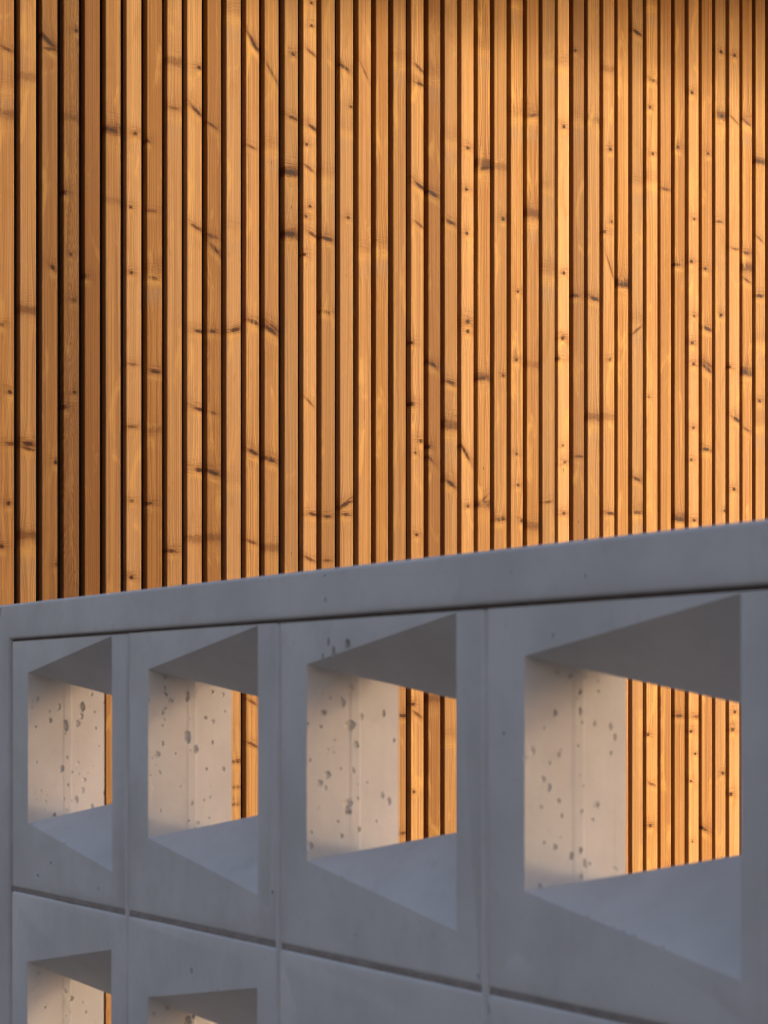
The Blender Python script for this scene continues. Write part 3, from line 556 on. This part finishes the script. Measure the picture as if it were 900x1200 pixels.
for r in range(NR):              # bed joints: a thin sealant bead, set back unevenly
    z = EYE + ZC - r * ROW - .1522
    bm = bmesh.new(); rows = []
    for i in range(241):
        x = -.0030 + (XE) * i / 240
        k = mnoise.noise(Vector((x * 9, r * 5.1, 0))); k2 = mnoise.noise(Vector((x * 34, 3, r)))
        y = max(.0002, .0013 + .0009 * k + .0006 * k2)
        rows.append([bm.verts.new((x, yy, zz)) for yy, zz in ((T - .005, z - .0045), (y + .0012, z - .0045), (y, z - .001), (y + .0003, z + .0016), (y + .0016, z + .0045), (T - .005, z + .0045))])
    for r0, r1 in zip(rows, rows[1:]):
        for j in range(6): bm.faces.new((r0[j], r0[(j+1) % 6], r1[(j+1) % 6], r1[j]))
    bm.faces.new(rows[0]); bm.faces.new(rows[-1])
    finish('bed_joint', bm, M_JOINT, wall, smooth=50)
bm = bmesh.new()
add_box(bm, -.0030, XE - .003, .0036, T - .005, EYE + ZCAP - .0062, EYE + ZCAP + .001)
finish('bed_joint', bm, M_SEAL, wall)

# ------------------------------------------------------------------ added unseen occluders that shape the sun and sky light
# frame of the screen wall: s runs back towards (and past) the camera, y towards the sunny side
occluder = thing('sun_occluder', 'added unseen grey box raised on columns behind the viewer, shading the facade and block screen',
           'building', (0, 0, 0), math.atan2(-uy, -ux))
def occluder_box(name, m, s0, s1, y0, y1, z0, z1, bev=0.0):
    bm = bmesh.new(); add_box(bm, s0, s1, y0, y1, z0, z1, bev); return finish(name, bm, m, occluder)
occluder_box('wall', M_RENDER, OCC_S, OCC_S + 6, -8, OCC_N, OCC_Z0, OCC_H)  # body of the added occluder, raised so low sun passes under
occluder_box('roof', M_METAL, OCC_S - .25, OCC_S + 6.25, -8.25, OCC_N + .25, OCC_H + .002, OCC_H + .2, .01)
for k in range(4):
    for d in (.35, 5.3):
        occluder_box('occluder_column', M_RENDER, OCC_S + d, OCC_S + d + .35, -7 + 3.9 * k, -6.65 + 3.9 * k, 0, OCC_Z0 - .002, .01)
for k in range(4):
    occluder_box('occluder_window', M_METAL, OCC_S - .06, OCC_S - .004, -6.6 + 3.8 * k, -4.9 + 3.8 * k, OCC_Z0 + 1.0, OCC_Z0 + 2.6, .006)  # window shapes only dress the added occluder
sky_occ = thing('sky_occluder', 'added unseen grey wall left of the viewer, cutting low sky light on the block screen', 'wall', (0, 0, 0), math.atan2(-uy, -ux))  # unseen wall, added to hold back low sky light
bm = bmesh.new(); add_box(bm, -12, OCC_S - .3, -SIDE_N - .25, -SIDE_N, 0, SIDE_H, .01); finish('wall_body', bm, M_RENDER, sky_occ)
bm = bmesh.new(); add_box(bm, -12.02, OCC_S - .28, -SIDE_N - .29, -SIDE_N + .04, SIDE_H + .002, SIDE_H + .07, .008); finish('coping', bm, M_RENDER, sky_occ)

# ------------------------------------------------------------------ light, sky, camera
ca, sa = math.cos(R(SUN_AZ_BEHIND)), math.sin(R(SUN_AZ_BEHIND))
lx, ly = -ux * ca + nx * sa, -uy * ca + ny * sa
L = Vector((lx * math.cos(R(SUN_EL)), ly * math.cos(R(SUN_EL)), math.sin(R(SUN_EL))))
sun = bpy.data.lights.new('sun', 'SUN'); sun.energy = SUN_E; sun.angle = R(SUN_ANGLE); sun.color = SUN_COL
so = bpy.data.objects.new('sun', sun); C.objects.link(so)
so.rotation_euler = L.to_track_quat('Z', 'Y').to_euler(); so.location = L * 30

world = bpy.data.worlds.new('World'); scene.world = world; world.use_nodes = True
wn = world.node_tree
bg = wn.nodes['Background']
sky = wn.nodes.new('ShaderNodeTexSky'); sky.sky_type = 'NISHITA'; sky.sun_disc = False
sky.sun_elevation = R(SUN_EL); sky.sun_rotation = math.atan2(lx, ly)
sky.air_density = 1.0; sky.dust_density = 1.0; sky.ozone_density = 1.0
wt = NT(wn)
wn.links.new(wt.mix(1.0, sky.outputs[0], SKY_TINT, 'MULTIPLY'), bg.inputs[0]); bg.inputs[1].default_value = SKY_E

cam = bpy.data.cameras.new('camera'); co = bpy.data.objects.new('camera', cam); C.objects.link(co)
co.location = (0, 0, EYE); co.rotation_euler = (R(90), 0, 0)
cam.sensor_fit = 'VERTICAL'; cam.sensor_height = 36.0; cam.sensor_width = 27.0
cam.lens = F_PX / 1200 * 36
cam.shift_y = (822.52 - 600) / 1200
cam.clip_start = 0.05; cam.clip_end = 2000
cam.dof.use_dof = True; cam.dof.focus_distance = 5.8; cam.dof.aperture_fstop = 20.0
scene.camera = co

scene.render.engine = 'CYCLES'
scene.cycles.use_denoising = True
scene.cycles.filter_width = 1.15
scene.cycles.max_bounces = 8
scene.cycles.diffuse_bounces = 5
scene.view_settings.view_transform = 'Standard'
scene.view_settings.look = 'None'
scene.view_settings.exposure = EXPOSURE
scene.view_settings.gamma = 1.0
scene.view_settings.use_curve_mapping = False
